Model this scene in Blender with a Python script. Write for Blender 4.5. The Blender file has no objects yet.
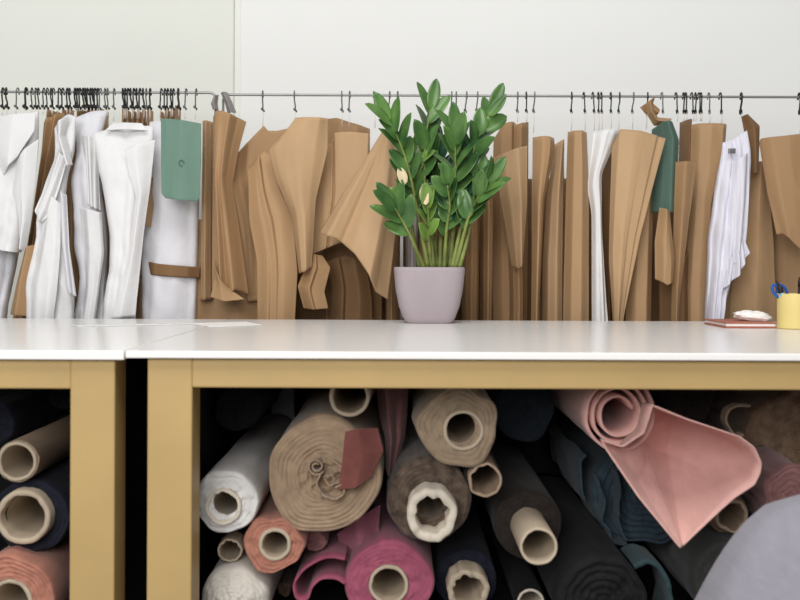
import bpy, bmesh, math, random
from mathutils import Vector, noise
random.seed(11)
S = bpy.context.scene
COL = S.collection
F = 1100.0            # focal length in pixels of an 800 px wide frame
HZ = 268.0            # horizon row of the photograph
TOPZ = 0.90           # height of the table tops
CZ = TOPZ + 0.1298    # eye height
PI = math.pi
R2 = math.radians

def P(px, py, Y):
    return Vector(((px - 400.0) * Y / F, Y, CZ - (py - HZ) * Y / F))

# ------------------------------------------------------------------ materials
def lin(c):
    r = []
    for v in c:
        v = v / 255.0
        r.append(v / 12.92 if v <= 0.04045 else ((v + 0.055) / 1.055) ** 2.4)
    return (r[0], r[1], r[2], 1.0)

def mat(name, c, rough=0.7, var=0.10, scale=18.0, bump=0.0, bscale=60.0, metal=0.0, stretch=(1, 1, 1),
        sheen=0.0, weave=0.0, spec=0.3, c2=None, trans=0.0):
    m = bpy.data.materials.new(name)
    m.use_nodes = True
    nt = m.node_tree
    b = nt.nodes['Principled BSDF']
    b.inputs['Roughness'].default_value = rough
    b.inputs['Metallic'].default_value = metal
    b.inputs['Specular IOR Level'].default_value = spec
    if sheen:
        b.inputs['Sheen Weight'].default_value = sheen
        b.inputs['Sheen Roughness'].default_value = 0.5
    tc = nt.nodes.new('ShaderNodeTexCoord')
    mp = nt.nodes.new('ShaderNodeMapping')
    mp.inputs['Scale'].default_value = stretch
    nt.links.new(tc.outputs['Object'], mp.inputs['Vector'])
    nz = nt.nodes.new('ShaderNodeTexNoise')
    nz.inputs['Scale'].default_value = scale
    nz.inputs['Detail'].default_value = 4.0
    nt.links.new(mp.outputs['Vector'], nz.inputs['Vector'])
    rp = nt.nodes.new('ShaderNodeValToRGB')
    base = lin(c)
    lo = lin(c2) if c2 else tuple(max(0.0, v * (1 - var)) for v in base[:3]) + (1.0,)
    hi = tuple(min(1.0, v * (1 + var)) for v in base[:3]) + (1.0,)
    rp.color_ramp.elements[0].color = lo
    rp.color_ramp.elements[1].color = hi
    rp.color_ramp.elements[0].position = 0.3
    rp.color_ramp.elements[1].position = 0.7
    nt.links.new(nz.outputs['Fac'], rp.inputs['Fac'])
    nt.links.new(rp.outputs['Color'], b.inputs['Base Color'])
    if bump or weave:
        n2 = nt.nodes.new('ShaderNodeTexNoise')
        n2.inputs['Scale'].default_value = bscale
        n2.inputs['Detail'].default_value = 3.0
        nt.links.new(mp.outputs['Vector'], n2.inputs['Vector'])
        bp = nt.nodes.new('ShaderNodeBump')
        bp.inputs['Strength'].default_value = bump if bump else weave
        bp.inputs['Distance'].default_value = 0.004
        nt.links.new(n2.outputs['Fac'], bp.inputs['Height'])
        nt.links.new(bp.outputs['Normal'], b.inputs['Normal'])
    return m

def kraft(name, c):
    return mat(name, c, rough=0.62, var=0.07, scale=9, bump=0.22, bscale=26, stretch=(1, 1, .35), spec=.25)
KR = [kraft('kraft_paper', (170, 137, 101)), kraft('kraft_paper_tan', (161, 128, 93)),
      kraft('kraft_paper_pale', (181, 149, 113)), kraft('kraft_paper_dark', (124, 94, 64))]  # the last tone is both darker brown paper and painted-in shade
M = {}
def addm(key, *a, **k):
    M[key] = mat(key, *a, **k)
addm('wall_paint', (238, 238, 235), .85, .012, 1.5)
addm('wall_paint_warm', (229, 230, 222), .85, .012, 1.5)
addm('floor_concrete', (150, 147, 142), .7, .1, 4)
addm('table_white', (240, 237, 234), .22, .012, 3, spec=.26)
addm('gold_frame', (183, 154, 101), .45, .06, 7, bump=.05, bscale=40, spec=.4)
addm('dark_board', (30, 29, 30), .8, .1, 6)  # shelf board; its dark tone also stands in for shade on added panels
addm('steel', (150, 150, 148), .4, .05, 20, metal=.5)
addm('rule_white', (225, 224, 222), .4, .03, 10)
addm('hook_black', (38, 38, 40), .4, .1, 20)
addm('hook_grey', (110, 110, 110), .35, .1, 20, metal=.5)
addm('cord', (225, 216, 205), .8, .05, 40)
addm('muslin_white', (222, 221, 221), .85, .03, 14, bump=.45, bscale=38)
addm('muslin_cool', (216, 215, 219), .85, .03, 14, bump=.45, bscale=38)
addm('lilac_cotton', (216, 214, 224), .85, .06, 50, stretch=(6, 1, .3), bump=.4, bscale=40)
addm('green_card', (102, 131, 117), .6, .04, 10)
addm('green_cloth', (82, 106, 95), .75, .06, 14, bump=.2)
addm('pot_ceramic', (164, 152, 156), .6, .05, 12, bump=.05, bscale=80)
addm('soil', (46, 36, 28), .95, .4, 90, bump=.8, bscale=90)
addm('stem', (128, 140, 74), .5, .15, 30, c2=(104, 112, 58))
addm('leaf', (90, 124, 62), .3, .25, 14, c2=(44, 82, 42), spec=.45)
addm('leaf_bright', (118, 148, 70), .3, .2, 14, c2=(84, 120, 54), spec=.5)
addm('leaf_deep', (62, 98, 72), .33, .2, 14, c2=(36, 70, 50), spec=.5)
addm('leaf_dry', (214, 196, 160), .6, .1, 14)
addm('cup_yellow', (224, 203, 132), .5, .04, 8)
addm('blue_plastic', (34, 92, 170), .35, .1, 10)
addm('lightblue_plastic', (130, 190, 215), .35, .1, 10)
addm('dark_plastic', (48, 36, 34), .4, .1, 10)
addm('notebook_red', (172, 104, 84), .6, .08, 10)
addm('paper_white', (244, 240, 236), .7, .02, 12, bump=.1)
addm('cardboard', (186, 170, 148), .8, .08, 25, stretch=(1, .3, 1), bump=.1, bscale=60)
addm('cardboard_tan', (168, 146, 124), .8, .08, 25, stretch=(1, .3, 1), bump=.1, bscale=60)
addm('cardboard_pale', (214, 203, 186), .8, .08, 30, bump=.3, bscale=60)
addm('board_grey', (226, 230, 236), .7, .04, 10)  # pale tone stands in for the light beyond a gap
def cloth(key, c, var=.12, c2=None, sheen=.15, rough=.85):
    addm(key, c, rough, var, 60, stretch=(1, .15, 1), bump=.35, bscale=90, sheen=sheen, c2=c2)
cloth('cloth_white', (216, 213, 210), .04)
cloth('cloth_cream', (206, 199, 188), .05)
cloth('cloth_peach', (172, 116, 98), .14)
cloth('cloth_beige', (160, 136, 112), .14)
cloth('cloth_dusty_red', (122, 70, 64), .12)
cloth('cloth_mauve', (136, 96, 94), .15)
cloth('cloth_taupe', (150, 130, 108), .14)
cloth('cloth_brown', (104, 88, 74), .25, c2=(58, 47, 40))
cloth('cloth_dark_brown', (42, 34, 29), .2, sheen=.05)
cloth('cloth_black', (17, 17, 19), .2, sheen=.02)
cloth('cloth_navy', (24, 26, 40), .2, sheen=.03)
cloth('cloth_rose', (160, 82, 104), .14)
cloth('cloth_rose_light', (160, 102, 116), .12)
cloth('cloth_teal', (50, 66, 76), .14, sheen=.08)
cloth('cloth_teal_dark', (30, 38, 46), .14, sheen=.05)  # shaded copy of the teal cloth, darkened in its colour
cloth('cloth_tie_grey', (140, 134, 132), .1)
cloth('cloth_teal_light', (58, 80, 84), .12, sheen=.08)
cloth('cloth_pink', (212, 166, 157), .05)
cloth('cloth_bronze', (128, 103, 83), .2, c2=(104, 82, 64))
cloth('cloth_grey_green', (62, 62, 60), .15)
cloth('cloth_lilac_grey', (140, 137, 146), .05)
cloth('cloth_dark_red', (92, 24, 34), .12)

# ------------------------------------------------------------------ object helpers
def mesh(name, verts, faces, m, parent=None, smooth=True, solid=0.0, sub=0, bevel=0.0):
    me = bpy.data.meshes.new(name)
    me.from_pydata([tuple(v) for v in verts], [], faces)
    bm = bmesh.new(); bm.from_mesh(me)
    bmesh.ops.remove_doubles(bm, verts=bm.verts, dist=1e-6)
    bmesh.ops.recalc_face_normals(bm, faces=bm.faces)
    bm.to_mesh(me); bm.free()
    me.materials.append(m)
    if smooth:
        for p in me.polygons:
            p.use_smooth = True
    o = bpy.data.objects.new(name, me)
    COL.objects.link(o)
    if parent is not None:
        o.parent = parent
        o.matrix_parent_inverse = parent.matrix_basis.inverted()
    if bevel:
        b = o.modifiers.new('bevel', 'BEVEL'); b.width = bevel; b.segments = 3; b.limit_method = 'ANGLE'
    if solid:
        s = o.modifiers.new('solid', 'SOLIDIFY'); s.thickness = solid; s.offset = 0
    if sub:
        s = o.modifiers.new('sub', 'SUBSURF'); s.levels = sub; s.render_levels = sub
    return o

def tag(o, label, cat, group=None):
    o['label'] = label; o['category'] = cat
    if group: o['group'] = group
    return o
def thing(name, label, cat, loc, group=None):
    o = bpy.data.objects.new(name, None)
    COL.objects.link(o); o.location = loc; o.empty_display_size = .05
    return tag(o, label, cat, group)
def struct(o):
    o['kind'] = 'structure'; return o

def boxvf(x0, x1, y0, y1, z0, z1):
    v = [(x, y, z) for x in (x0, x1) for y in (y0, y1) for z in (z0, z1)]
    f = [(0, 1, 3, 2), (4, 6, 7, 5), (0, 4, 5, 1), (2, 3, 7, 6), (0, 2, 6, 4), (1, 5, 7, 3)]
    return v, f
def box(name, b, m, parent=None, bevel=.003):
    v, f = boxvf(*b)
    return mesh(name, v, f, m, parent, smooth=False, bevel=bevel)

class MB:
    def __init__(s): s.v = []; s.f = []
    def add(s, v, f):
        n = len(s.v); s.v += [Vector(p) for p in v]; s.f += [tuple(i + n for i in q) for q in f]
    def tube(s, path, r, n=8, cap=True):
        path = [Vector(p) for p in path]
        rs = r if isinstance(r, (list, tuple)) else [r] * len(path)
        rings = []
        up = None
        for i, p in enumerate(path):
            t = (path[min(i + 1, len(path) - 1)] - path[max(i - 1, 0)]).normalized()
            if up is None:
                a = Vector((0, 0, 1)) if abs(t.z) < .9 else Vector((1, 0, 0))
                up = (a - t * a.dot(t)).normalized()
            else:
                up = (up - t * up.dot(t)).normalized()
            w = t.cross(up)
            rings.append([p + (up * math.cos(2 * PI * k / n) + w * math.sin(2 * PI * k / n)) * rs[i] for k in range(n)])
        v = [q for r_ in rings for q in r_]; f = []
        for i in range(len(path) - 1):
            for k in range(n):
                a = i * n + k; b = i * n + (k + 1) % n
                f.append((a, b, b + n, a + n))
        if cap:
            f.append(tuple(range(n))[::-1]); f.append(tuple(range(len(v) - n, len(v))))
        s.add(v, f)
    def build(s, name, m, parent=None, **k): return mesh(name, s.v, s.f, m, parent, **k)

def resample(pts, n):
    pts = [Vector((p[0], p[1])) for p in pts]
    d = [0.0]
    for a, b in zip(pts, pts[1:]): d.append(d[-1] + (b - a).length)
    out = []
    for i in range(n):
        t = d[-1] * i / (n - 1)
        k = 0
        while k < len(d) - 2 and d[k + 1] < t: k += 1
        seg = d[k + 1] - d[k]
        u = 0 if seg < 1e-9 else (t - d[k]) / seg
        out.append(pts[k].lerp(pts[k + 1], min(1, max(0, u))))
    return out
def soften(pts, it=2):
    for _ in range(it):
        pts = [pts[0]] + [pts[i] * .5 + (pts[i - 1] + pts[i + 1]) * .25 for i in range(1, len(pts) - 1)] + [pts[-1]]
    return pts
def interp(pr, u):
    if u <= pr[0][0]: return pr[0][1]
    for (a, x), (b, y) in zip(pr, pr[1:]):
        if u <= b:
            t = (u - a) / max(1e-6, b - a); t2 = t * t * (3 - 2 * t)
            t = .6 * t + .4 * t2
            return x + (y - x) * t
    return pr[-1][1]

def sheet(name, L, R, Y, m, pt=None, pb=None, T=(), B=(), parent=None, th=.0012, nu=56, nv=56, fold=0.0, k=3.0,
          wob=.004, seed=None, drift=.4, label=None, cat=None, group=None, dfun=None):
    """a hanging sheet between its left and right edge, shaped in depth by cross-sections pt (top) and pb (bottom), in cm"""
    seed = random.random() * 50 if seed is None else seed
    pt = pt or [(0, 2.5), (.3, -.4), (.7, -.9), (1, 2.2)]
    pb = pb or pt
    l = soften(resample(L, nv), 1); r = soften(resample(R, nv), 1)
    t = resample([L[0]] + list(T) + [R[0]], nu); b = resample([L[-1]] + list(B) + [R[-1]], nu)
    V = []; FA = []
    for j in range(nv):
        v = j / (nv - 1)
        for i in range(nu):
            u = i / (nu - 1)
            q = l[j] * (1 - u) + r[j] * u + t[i] * (1 - v) + b[i] * v \
                - (t[0] * (1 - u) * (1 - v) + t[-1] * u * (1 - v) + b[0] * (1 - u) * v + b[-1] * u * v)
            p = P(q[0], q[1], Y)
            d = (interp(pt, u) * (1 - v) + interp(pb, u) * v) * .01
            d += wob * noise.noise(Vector((p.x * 9 + seed, p.z * 3.5, seed)))
            d += .0035 * (abs(noise.noise(Vector((p.x * 22 + seed, p.z * 7 + p.x * 6, seed * 2)))) - .2)
            if dfun: d += dfun(u, v)
            if fold:
                d += fold * math.sin(2 * PI * (k * u + drift * v + seed)) * (.35 + .65 * v) \
                    + fold * .5 * noise.noise(Vector((p.x * 30 + seed, p.z * 9, seed)))
            V.append((p.x, p.y + d, p.z))
    for j in range(nv - 1):
        for i in range(nu - 1):
            a = j * nu + i
            FA.append((a, a + 1, a + 1 + nu, a + nu))
    o = mesh(name, V, FA, m, parent, solid=th)
    if label: tag(o, label, cat, group)
    return o

def body(name, L, R, Y, m, thick=.03, T=(), parent=None, fold=.006, k=4.0, nv=46, n=56, seed=None, drift=.5, wr=.006):
    """a hollow garment body: a closed, flattened, folded tube of cloth between its two side outlines"""
    seed = random.random() * 50 if seed is None else seed
    l = soften(resample(L, nv), 2); r = soften(resample(R, nv), 2)
    tp = resample([L[0]] + list(T) + [R[0]], 33)
    V = []; FA = []
    for j in range(nv):
        v = j / (nv - 1)
        tk = thick * min(1.0, .22 + v * 5)
        for i in range(n):
            a = 2 * PI * i / n
            s = (1 - math.cos(a)) / 2
            q = l[j] * (1 - s) + r[j] * s
            tt = tp[min(32, int(s * 32))]; base = L[0][1] * (1 - s) + R[0][1] * s
            py = q[1] + (tt[1] - base) * (1 - v) ** 3
            p = P(q[0], py, Y)
            fr = math.sin(a)
            d = -tk * (abs(fr) ** .7) * (1 if fr >= 0 else -1)
            fd = fold * 1.3 * (1 - 2 * abs(math.sin(PI * (k * s + drift * v + seed + .25 * noise.noise(Vector((s * 3, v * 3, seed))))))) * min(1, .35 + v)
            fd += .012 * (abs(noise.noise(Vector((p.x * 14 + p.z * 9 + seed, p.z * 8 - p.x * 5, seed)))) - .2) * min(1, v * 4)
            fd += wr * noise.noise(Vector((p.x * 26 + seed, p.z * 11, fr))) + wr * .6 * noise.noise(Vector((p.x * 60, p.z * 30 + seed, fr)))
            V.append((p.x, p.y + d + fd, p.z))
    for j in range(nv - 1):
        for i in range(n):
            a = j * n + i; b = j * n + (i + 1) % n
            FA.append((a, b, b + n, a + n))
    FA.append(tuple(range(n)))
    return mesh(name, V, FA, m, parent)

# ------------------------------------------------------------------ the room
struct(box('floor', (-3.4, 3.4, -2.5, 3.6, -.06, 0), M['floor_concrete'], bevel=0))
WX = (236 - 400) * 3.4 / F
mb = MB(); mb.add(*boxvf(WX + .008, 3.4, 3.4, 3.5, 0, 3.2))
struct(mb.build('wall_back', M['wall_paint'], smooth=False, bevel=.006))
mb = MB(); mb.add(*boxvf(-3.4, WX - .008, 3.392, 3.5, 0, 3.2))
struct(mb.build('wall_side', M['wall_paint_warm'], smooth=False, bevel=.006))
struct(box('trim_1', (WX - .02, WX + .02, 3.405, 3.5, 0, 3.2), M['wall_paint_warm'], bevel=0))

# ------------------------------------------------------------------ cutting tables
FY = 1.70; BY = 2.746
def table(label, x0, x1, lx0, lx1, th):
    t = thing('cutting_table', label, 'table', ((x0 + x1) / 2, (FY + BY) / 2, 0))
    box('tabletop', (x0, x1, FY, BY, TOPZ - th, TOPZ), M['table_white'], t, bevel=.002)['label'] = 'glossy white tabletop'
    zt = TOPZ - th - .001; zr = zt - .0455
    f0, f1 = FY + .012, BY - .03
    w = .070
    for a in (lx0, lx1 - w):
        for b in (f0, f1 - w):
            box('leg', (a, a + w, b, b + w, 0, zt), M['gold_frame'], t, bevel=.003)
    for b in (f0, f1 - w):
        box('rail', (lx0 + w - .001, lx1 - w + .001, b + .001, b + w - .001, zr, zt), M['gold_frame'], t, bevel=.003)
    for a in (lx0 + .02, lx1 - .04):
        box('side_panel', (a, a + .02, f0 + w + .001, f1 - w - .001, .40, zt - .002), M['dark_board'], t, bevel=.001)  # dark sides added in place of the shade under and between the tables
    for a in (lx0 + w - .012, lx1 - w):
        box('leg_cover', (a, a + .012 - .0005 + .012, f1 - w - .03, f1 - w - .001, .40, zr - .001), M['dark_board'], t, bevel=.001)  # added to hide the gold rear leg where only darkness shows
    box('shelf', (lx0 + .004, lx1 - .004, f0 + w + .002, f1 - w - .002, .375, .399), M['dark_board'], t)
    box('back_panel', (lx0 + w + .002, lx1 - w - .002, f1 - w - .0015, f1 - w + .012, .37, zr - .002), M['dark_board'], t)  # added dark backing, keeps light from leaking in from behind
    return t
X0 = (125 - 400) * FY / F
table('long white-topped cutting table with gold legs, carrying the potted plant', X0 + .001, 1.75, -.3925, 1.70, .0115)
table('lower-edged white cutting table with gold legs, under the white garments', -2.2, X0 - .001, -2.15, (115.5 - 400) * (FY + .012) / F, .0145)

# ------------------------------------------------------------------ rolls of fabric
def spiral_roll(name, parent, c, r0, r1, y0, y1, m, mess=0.0, pitch=.006, amp=.0016, seed=0.0, lump=.0025, ridges=True, core=True, d=(0, 0), dome=0.0):
    """cloth wound round a core: end face with spiral ridges, lumpy outside"""
    n = 72
    nr = max(6, int((r1 - r0) / .0016))
    V = []; FA = []
    def rad(r, a):
        k = (r - r0) / max(1e-6, (r1 - r0))
        return r + k * lump * 2 * noise.noise(Vector((math.cos(a) * 1.6 + seed, math.sin(a) * 1.6, seed)))
    rings = 0
    for i in range(nr + 1):
        r = r0 + (r1 - r0) * i / nr
        for k in range(n):
            a = 2 * PI * k / n
            rr = rad(r, a)
            ph = (r / pitch + a / (2 * PI) + seed)
            w = (ph - math.floor(ph))
            off = -amp * (1 - (2 * w - 1) ** 2) * (1.0 if ridges else 0)
            off += .004 * noise.noise(Vector((math.cos(a) * 2.2 + seed, math.sin(a) * 2.2, r * 40)))
            off += .003 * noise.noise(Vector((math.cos(a) * 6, math.sin(a) * 6, r * 260 + seed)))
            if mess: off += mess * max(0, 1 - r / (r1 * .55)) * (1.6 * abs(noise.noise(Vector((math.cos(a) * r * 45 + seed, math.sin(a) * r * 45, 1.7)))) - .1 - .6 * noise.noise(Vector((math.cos(a) * r * 90, math.sin(a) * r * 90 + seed, 4))))
            e = i / nr
            if e > .9: off += .006 * ((e - .9) / .1) ** 2
            off += dome * (e ** 2)
            V.append((c[0] + math.cos(a) * rr, y0 + off, c[1] + math.sin(a) * rr))
        rings += 1
    ny = 14
    for j in range(1, ny + 1):
        y = y0 + .008 + dome + (y1 - y0) * j / ny
        t = (y - y0)
        for k in range(n):
            a = 2 * PI * k / n
            rr = rad(r1, a) + lump * .9 * noise.noise(Vector((math.cos(a) * 3 + seed, math.sin(a) * 3, y * 7)))
            if .55 < (a / (2 * PI) + seed) % 1 < .6: rr += .0015
            V.append((c[0] + math.cos(a) * rr + d[0] * t, y, c[1] + math.sin(a) * rr + d[1] * t))
        rings += 1
    for j in range(rings - 1):
        for k in range(n):
            a = j * n + k; b = j * n + (k + 1) % n
            FA.append((a, b, b + n, a + n))
    FA.append(tuple(range((rings - 1) * n, rings * n)))
    if not core: FA.append(tuple(range(n)))
    return mesh(name, V, FA, m, parent)

def tube_part(name, parent, c, ro, ri, y0, y1, m, seed=0.0, rag=.0008, oval=1.0, d=(0, 0)):
    """a cardboard core: hollow, thick-walled, its rim a little ragged"""
    n = 48
    prof = [(ri, y1), (ri, y0 + .25 * (y1 - y0)), (ri, y0 + .004), (ri + .1 * (ro - ri), y0), (ro - .2 * (ro - ri), y0 - .0006), (ro, y0 + .003), (ro, y0 + .25 * (y1 - y0)), (ro, y1)]
    V = []; FA = []
    for i, (r, y) in enumerate(prof):
        for k in range(n):
            a = 2 * PI * k / n
            jr = .7 * rag * noise.noise(Vector((math.cos(a) * 2.5 + seed, math.sin(a) * 2.5, seed))) * 2
            jy = rag * 2 * noise.noise(Vector((math.cos(a) * 4, math.sin(a) * 4 + seed, i * .4))) if 2 <= i <= 5 else 0
            if 1 <= i <= 3: jr *= 1.6
            t = y - y0
            V.append((c[0] + math.cos(a) * (r + jr) + d[0] * t, y + jy, c[1] + math.sin(a) * (r + jr) * oval + d[1] * t))
    for j in range(len(prof) - 1):
        for k in range(n):
            a = j * n + k; b = j * n + (k + 1) % n
            FA.append((a, b, b + n, a + n))
    # far end closed a little way in, so no light comes through the core
    FA.append(tuple(range(n)))
    return mesh(name, V, FA, m, parent)

def roll(label, px, py, Y, r, m, tube=None, tm='cardboard', ri=None, out=0.0, length=.72, pitch=.006, lump=.0025,
         rag=.0006, amp=.0016, d=(0, 0), oval=1.0, dome=0.0, te=(0, 0), mess=0.0, name='fabric_roll', cat='fabric roll', group=None):
    """r, tube, ri in photograph pixels at the roll's own distance; out = how far the core sticks out"""
    p = P(px, py, Y); s = Y / F
    yb = min(Y + length, BY - .16)
    sd = random.random() * 20
    t = thing(name, label, cat, (p.x, Y, p.z - r * s), group)
    c = (p.x, p.z); r = max(r - .0028 / s, (tube or 0) * max(1, oval) + 1)
    if tube:
        ro = tube * s; rin = (ri if ri else tube * .8) * s
        tube_part('cardboard_tube', t, (c[0] + te[0] * s, c[1] - te[1] * s), ro, rin, Y - .0015, yb - .005, M[tm], sd, rag, oval, d)
        spiral_roll('cloth', t, c, ro * (1 if oval == 1 else max(1, oval)) + .0006 - math.hypot(*te) * s, r * s, Y + out, yb, M[m], 0, pitch, amp, sd, lump, d=d, dome=dome)
    else:
        spiral_roll('cloth', t, c, .003, r * s, Y, yb, M[m], mess, pitch, amp, sd, lump, core=False, d=d, dome=dome)
    return t

def ribbon(name, pts, Y0, Y1, m, th=.003, parent=None, n=60, ny=14, wob=.002, ragged=.003, smooth_it=6, seed=None):
    """cloth whose cross-section follows the traced line, running back from Y0 to Y1"""
    seed = random.random() * 30 if seed is None else seed
    ps = soften(resample(pts, n), smooth_it)
    V = []; FA = []
    for j in range(ny):
        for i, q in enumerate(ps):
            p = P(q[0], q[1], Y0)
            y = Y0 + (Y1 - Y0) * j / (ny - 1)
            if j == 0: y += ragged * noise.noise(Vector((i * .3, seed, 0)))
            w = wob * noise.noise(Vector((p.x * 30 + seed, y * 8, p.z * 30)))
            V.append((p.x + w, y, p.z + w))
    for j in range(ny - 1):
        for i in range(n - 1):
            a = j * n + i
            FA.append((a, a + 1, a + 1 + n, a + n))
    return mesh(name, V, FA, m, parent, solid=th)

def spiral_pts(cx, cy, r0, r1, turns, a0=0.0, n=120, ov=1.0):
    return [(cx + math.cos(a0 + 2 * PI * turns * i / n) * (r0 + (r1 - r0) * i / n),
             cy - math.sin(a0 + 2 * PI * turns * i / n) * (r0 + (r1 - r0) * i / n) * ov) for i in range(n + 1)]

SHK = .6215 * F     # a roll whose lower edge is row y lies on the shelf at distance SHK/(y-HZ)
def onshelf(py, r): return SHK / (py + r - HZ)

# under the long table
roll('white fabric roll with rounded bulging end, topmost beside the gold leg', 227, 503, 1.83, 34, 'cloth_white', 18.5, 'cardboard_pale', 14.5, pitch=.011, lump=.0025, amp=.002, te=(-3, 5), out=.008, rag=.0012)
roll('thin bare tube in black cloth, squeezed under the white fabric roll', 231, 551, 1.88, 14, 'cloth_black', 12.5, 'cardboard', 10, out=.05, oval=.95, rag=.0015)
roll('cream fabric roll at the very bottom beside the gold leg', 233, 606, onshelf(606, 36), 36, 'cloth_cream', None, dome=.03)
roll('peach fabric roll with a pale round core, below the big beige roll', 277, 546, 1.84, 30, 'cloth_peach', 16.5, 'cardboard', 12.5, out=.006, lump=.007, amp=.003, te=(-1, -1))
t = roll('biggest beige fabric roll, coreless, with a dusty red flap over its end', 324, 477, 1.84, 59, 'cloth_beige', None, pitch=.0075, lump=.004, amp=.0034, mess=.03)
mb = MB()
for cx, cy, r0, r1, tn, a0 in ((317, 466, 2, 8, 2.1, .5), (333, 480, 6, 14, .8, 3.3)):
    pass
ribbon('inner_curl', spiral_pts(317, 467, 3, 9, 1.8, .6), 1.823, 1.87, M['cloth_beige'], .003, t, ragged=.004)
ribbon('inner_curl', [(334, 462), (343, 468), (342, 482), (331, 486), (326, 478)], 1.822, 1.87, M['cloth_beige'], .003, t, ragged=.006)
ribbon('inner_curl', [(322, 474), (317, 484), (323, 496), (336, 500), (346, 494), (344, 484), (336, 488)], 1.82, 1.87, M['cloth_beige'], .003, t, ragged=.004)
sheet('flap', [(346, 432), (343, 462), (339, 491)], [(378, 430), (384, 452), (372, 478)], 1.815, M['cloth_dusty_red'], [(0, 0), (.4, -.8), (1, 2.0)], [(0, .6), (.5, -.9), (1, .8)], T=[(360, 428)], B=[(355, 488)], parent=t, th=.002)['label'] = 'dusty red cloth flap'
roll('dusty red roll tucked under the rail, its beige core sticking out', 350, 397, 1.85, 25, 'cloth_dusty_red', 20.5, 'cardboard', 16.5, out=.13)
o = sheet('draped_cloth', [(376, 384), (381, 420), (386, 440), (387, 474)], [(409, 384), (407, 420), (405, 440), (396, 476)], 2.0, M['cloth_mauve'], [(0, 3), (.3, -1), (.6, 1), (1, 3)], None, th=.003, fold=.006, k=2.3, wob=.01)
tag(o, 'dull mauve cloth hanging in folds between beige and taupe rolls', 'cloth')
roll('taupe fabric roll with wide black-bored core, just under the rail', 460, 427, 1.85, 42, 'cloth_taupe', 20.5, 'cardboard', 16.8, te=(4, 3), out=.004, pitch=.008, lump=.006, amp=.0025)
roll('mottled brown fabric roll with torn pale core, lying on the rose roll', 430, 506, 1.84, 45, 'cloth_brown', 25, 'cardboard_pale', 16.5, te=(3, 9), out=.055, pitch=.0075, rag=.0028, oval=1.1, amp=.004)
roll('narrow dark brown roll with a thin oval core, below the taupe roll', 486, 480, 1.86, 19, 'cloth_dark_brown', 17, 'cardboard_tan', 14, out=.03, rag=.0015, oval=1.02)
roll('dark brown roll, its bare pale core sticking far out toward the viewer', 540, 546, 1.78, 39, 'cloth_dark_brown', 19, 'cardboard', 15.8, out=.15)
roll('navy black roll with a creased pale core, beside the rose roll', 470, 590, onshelf(590, 33), 33, 'cloth_navy', 21, 'cardboard', 14.5, out=.06, rag=.003)
t = roll('deep rose pink fabric roll with a round pale core', 390, 585, onshelf(585, 46), 46, 'cloth_rose', 20, 'cardboard', 16.2, out=.004, pitch=.0042, lump=.003)
ribbon('loose_end', [(346, 560), (333, 556), (320, 560), (304, 570), (294, 585), (297, 600), (309, 602), (312, 588), (322, 578), (338, 578), (347, 584)], 1.88, 2.3, M['cloth_rose'], .004, t)
sheet('loose_strip', [(338, 536), (341, 550), (350, 568)], [(381, 506), (380, 528), (380, 548)], 1.96, M['cloth_rose_light'], [(0, 1.5), (.5, -1), (1, 1)], None, T=[(360, 517)], parent=t, th=.003, fold=.003, k=1.5)
for (px, py, Y, r, m_, lb) in ((317, 541, 1.92, 12, 'cloth_mauve', 'small crumpled mauve bundle between the peach and rose rolls'),
                               (286, 589, 1.99, 9, 'cloth_bronze', 'small brown bundle wedged beneath the peach roll')):
    roll(lb, px, py, Y if py < 580 else onshelf(py, r), r, m_, None, lump=.003, pitch=.007, amp=.004, name='fabric_bundle', cat='fabric bundle')
t = roll('big blue-teal fabric roll with a crumpled end, under the pink roll', 647, 497, 2.03, 50, 'cloth_teal', None, lump=.007, pitch=.012, amp=.006, dome=.012)
ribbon('loose_end', [(586, 500), (582, 480), (580, 462), (586, 455)], 2.045, 2.5, M['cloth_teal'], .004, t, wob=.006)
ribbon('pleat', [(598, 480), (606, 500), (604, 520), (612, 540), (630, 545)], 1.99, 2.045, M['cloth_teal'], .004, t, wob=.006)
ribbon('pleat', [(617, 470), (622, 495), (618, 520), (628, 540)], 1.99, 2.045, M['cloth_teal'], .004, t, wob=.006)
t = roll('black fabric roll with teal edge, lying on the shelf under the teal roll', 603, 601, onshelf(601, 47), 47, 'cloth_black', None, lump=.003, pitch=.012, amp=.004)
ribbon('lining', [(636, 566), (648, 560), (662, 565), (671, 580), (674, 600), (671, 628)], 1.86, 1.975, M['cloth_teal_light'], .008, t, wob=.004)['label'] = 'teal lining edge'
# pink roll and the loose sheet that sweeps out of it
t = thing('fabric_roll', 'pale pink spiral fabric roll, loose end sweeping out in a wide fold', 'fabric roll', P(615, 451, 1.84))
ribbon('cloth', spiral_pts(619, 413, 15, 38, 3.3, .3, 140, 1.1), 1.835, 2.55, M['cloth_pink'], .0045, t, n=170, smooth_it=1, ragged=.004)
def pocket(u, v):
    w_ = max(0.0, math.sin(PI * min(1, u * 1.01))) ** .5 * (.3 + .7 * min(1, u / .65))
    if v < .04: z = v / .04
    elif v < .4: z = 1.0
    else: z = max(0.0, 1 - (v - .4) / .6) ** 1.05
    return .215 * z * w_
sheet('loose_end', [(603, 440), (609, 450), (640, 496), (680, 545)], [(764, 462), (763, 472), (757, 484), (738, 496), (712, 519), (684, 545)],
      1.765, M['cloth_pink'], [(0, 2), (.3, 0), (1, 1)], [(0, -1), (1, 0)], T=[(625, 447), (645, 432), (653, 404), (690, 419), (742, 436), (757, 447)], parent=t, th=.003, nu=70, nv=70, wob=.003, dfun=pocket)
roll('bronze brown fabric roll with loose curled edge, behind the pink fold', 806, 446, 2.08, 64, 'cloth_bronze', None, lump=.012, pitch=.034, amp=.004)
o = ribbon('curled_cloth', [(752, 404), (738, 404), (728, 410), (726, 420), (731, 430), (738, 436), (745, 433)], 1.99, 2.02, M['cloth_beige'], .004)
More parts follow.
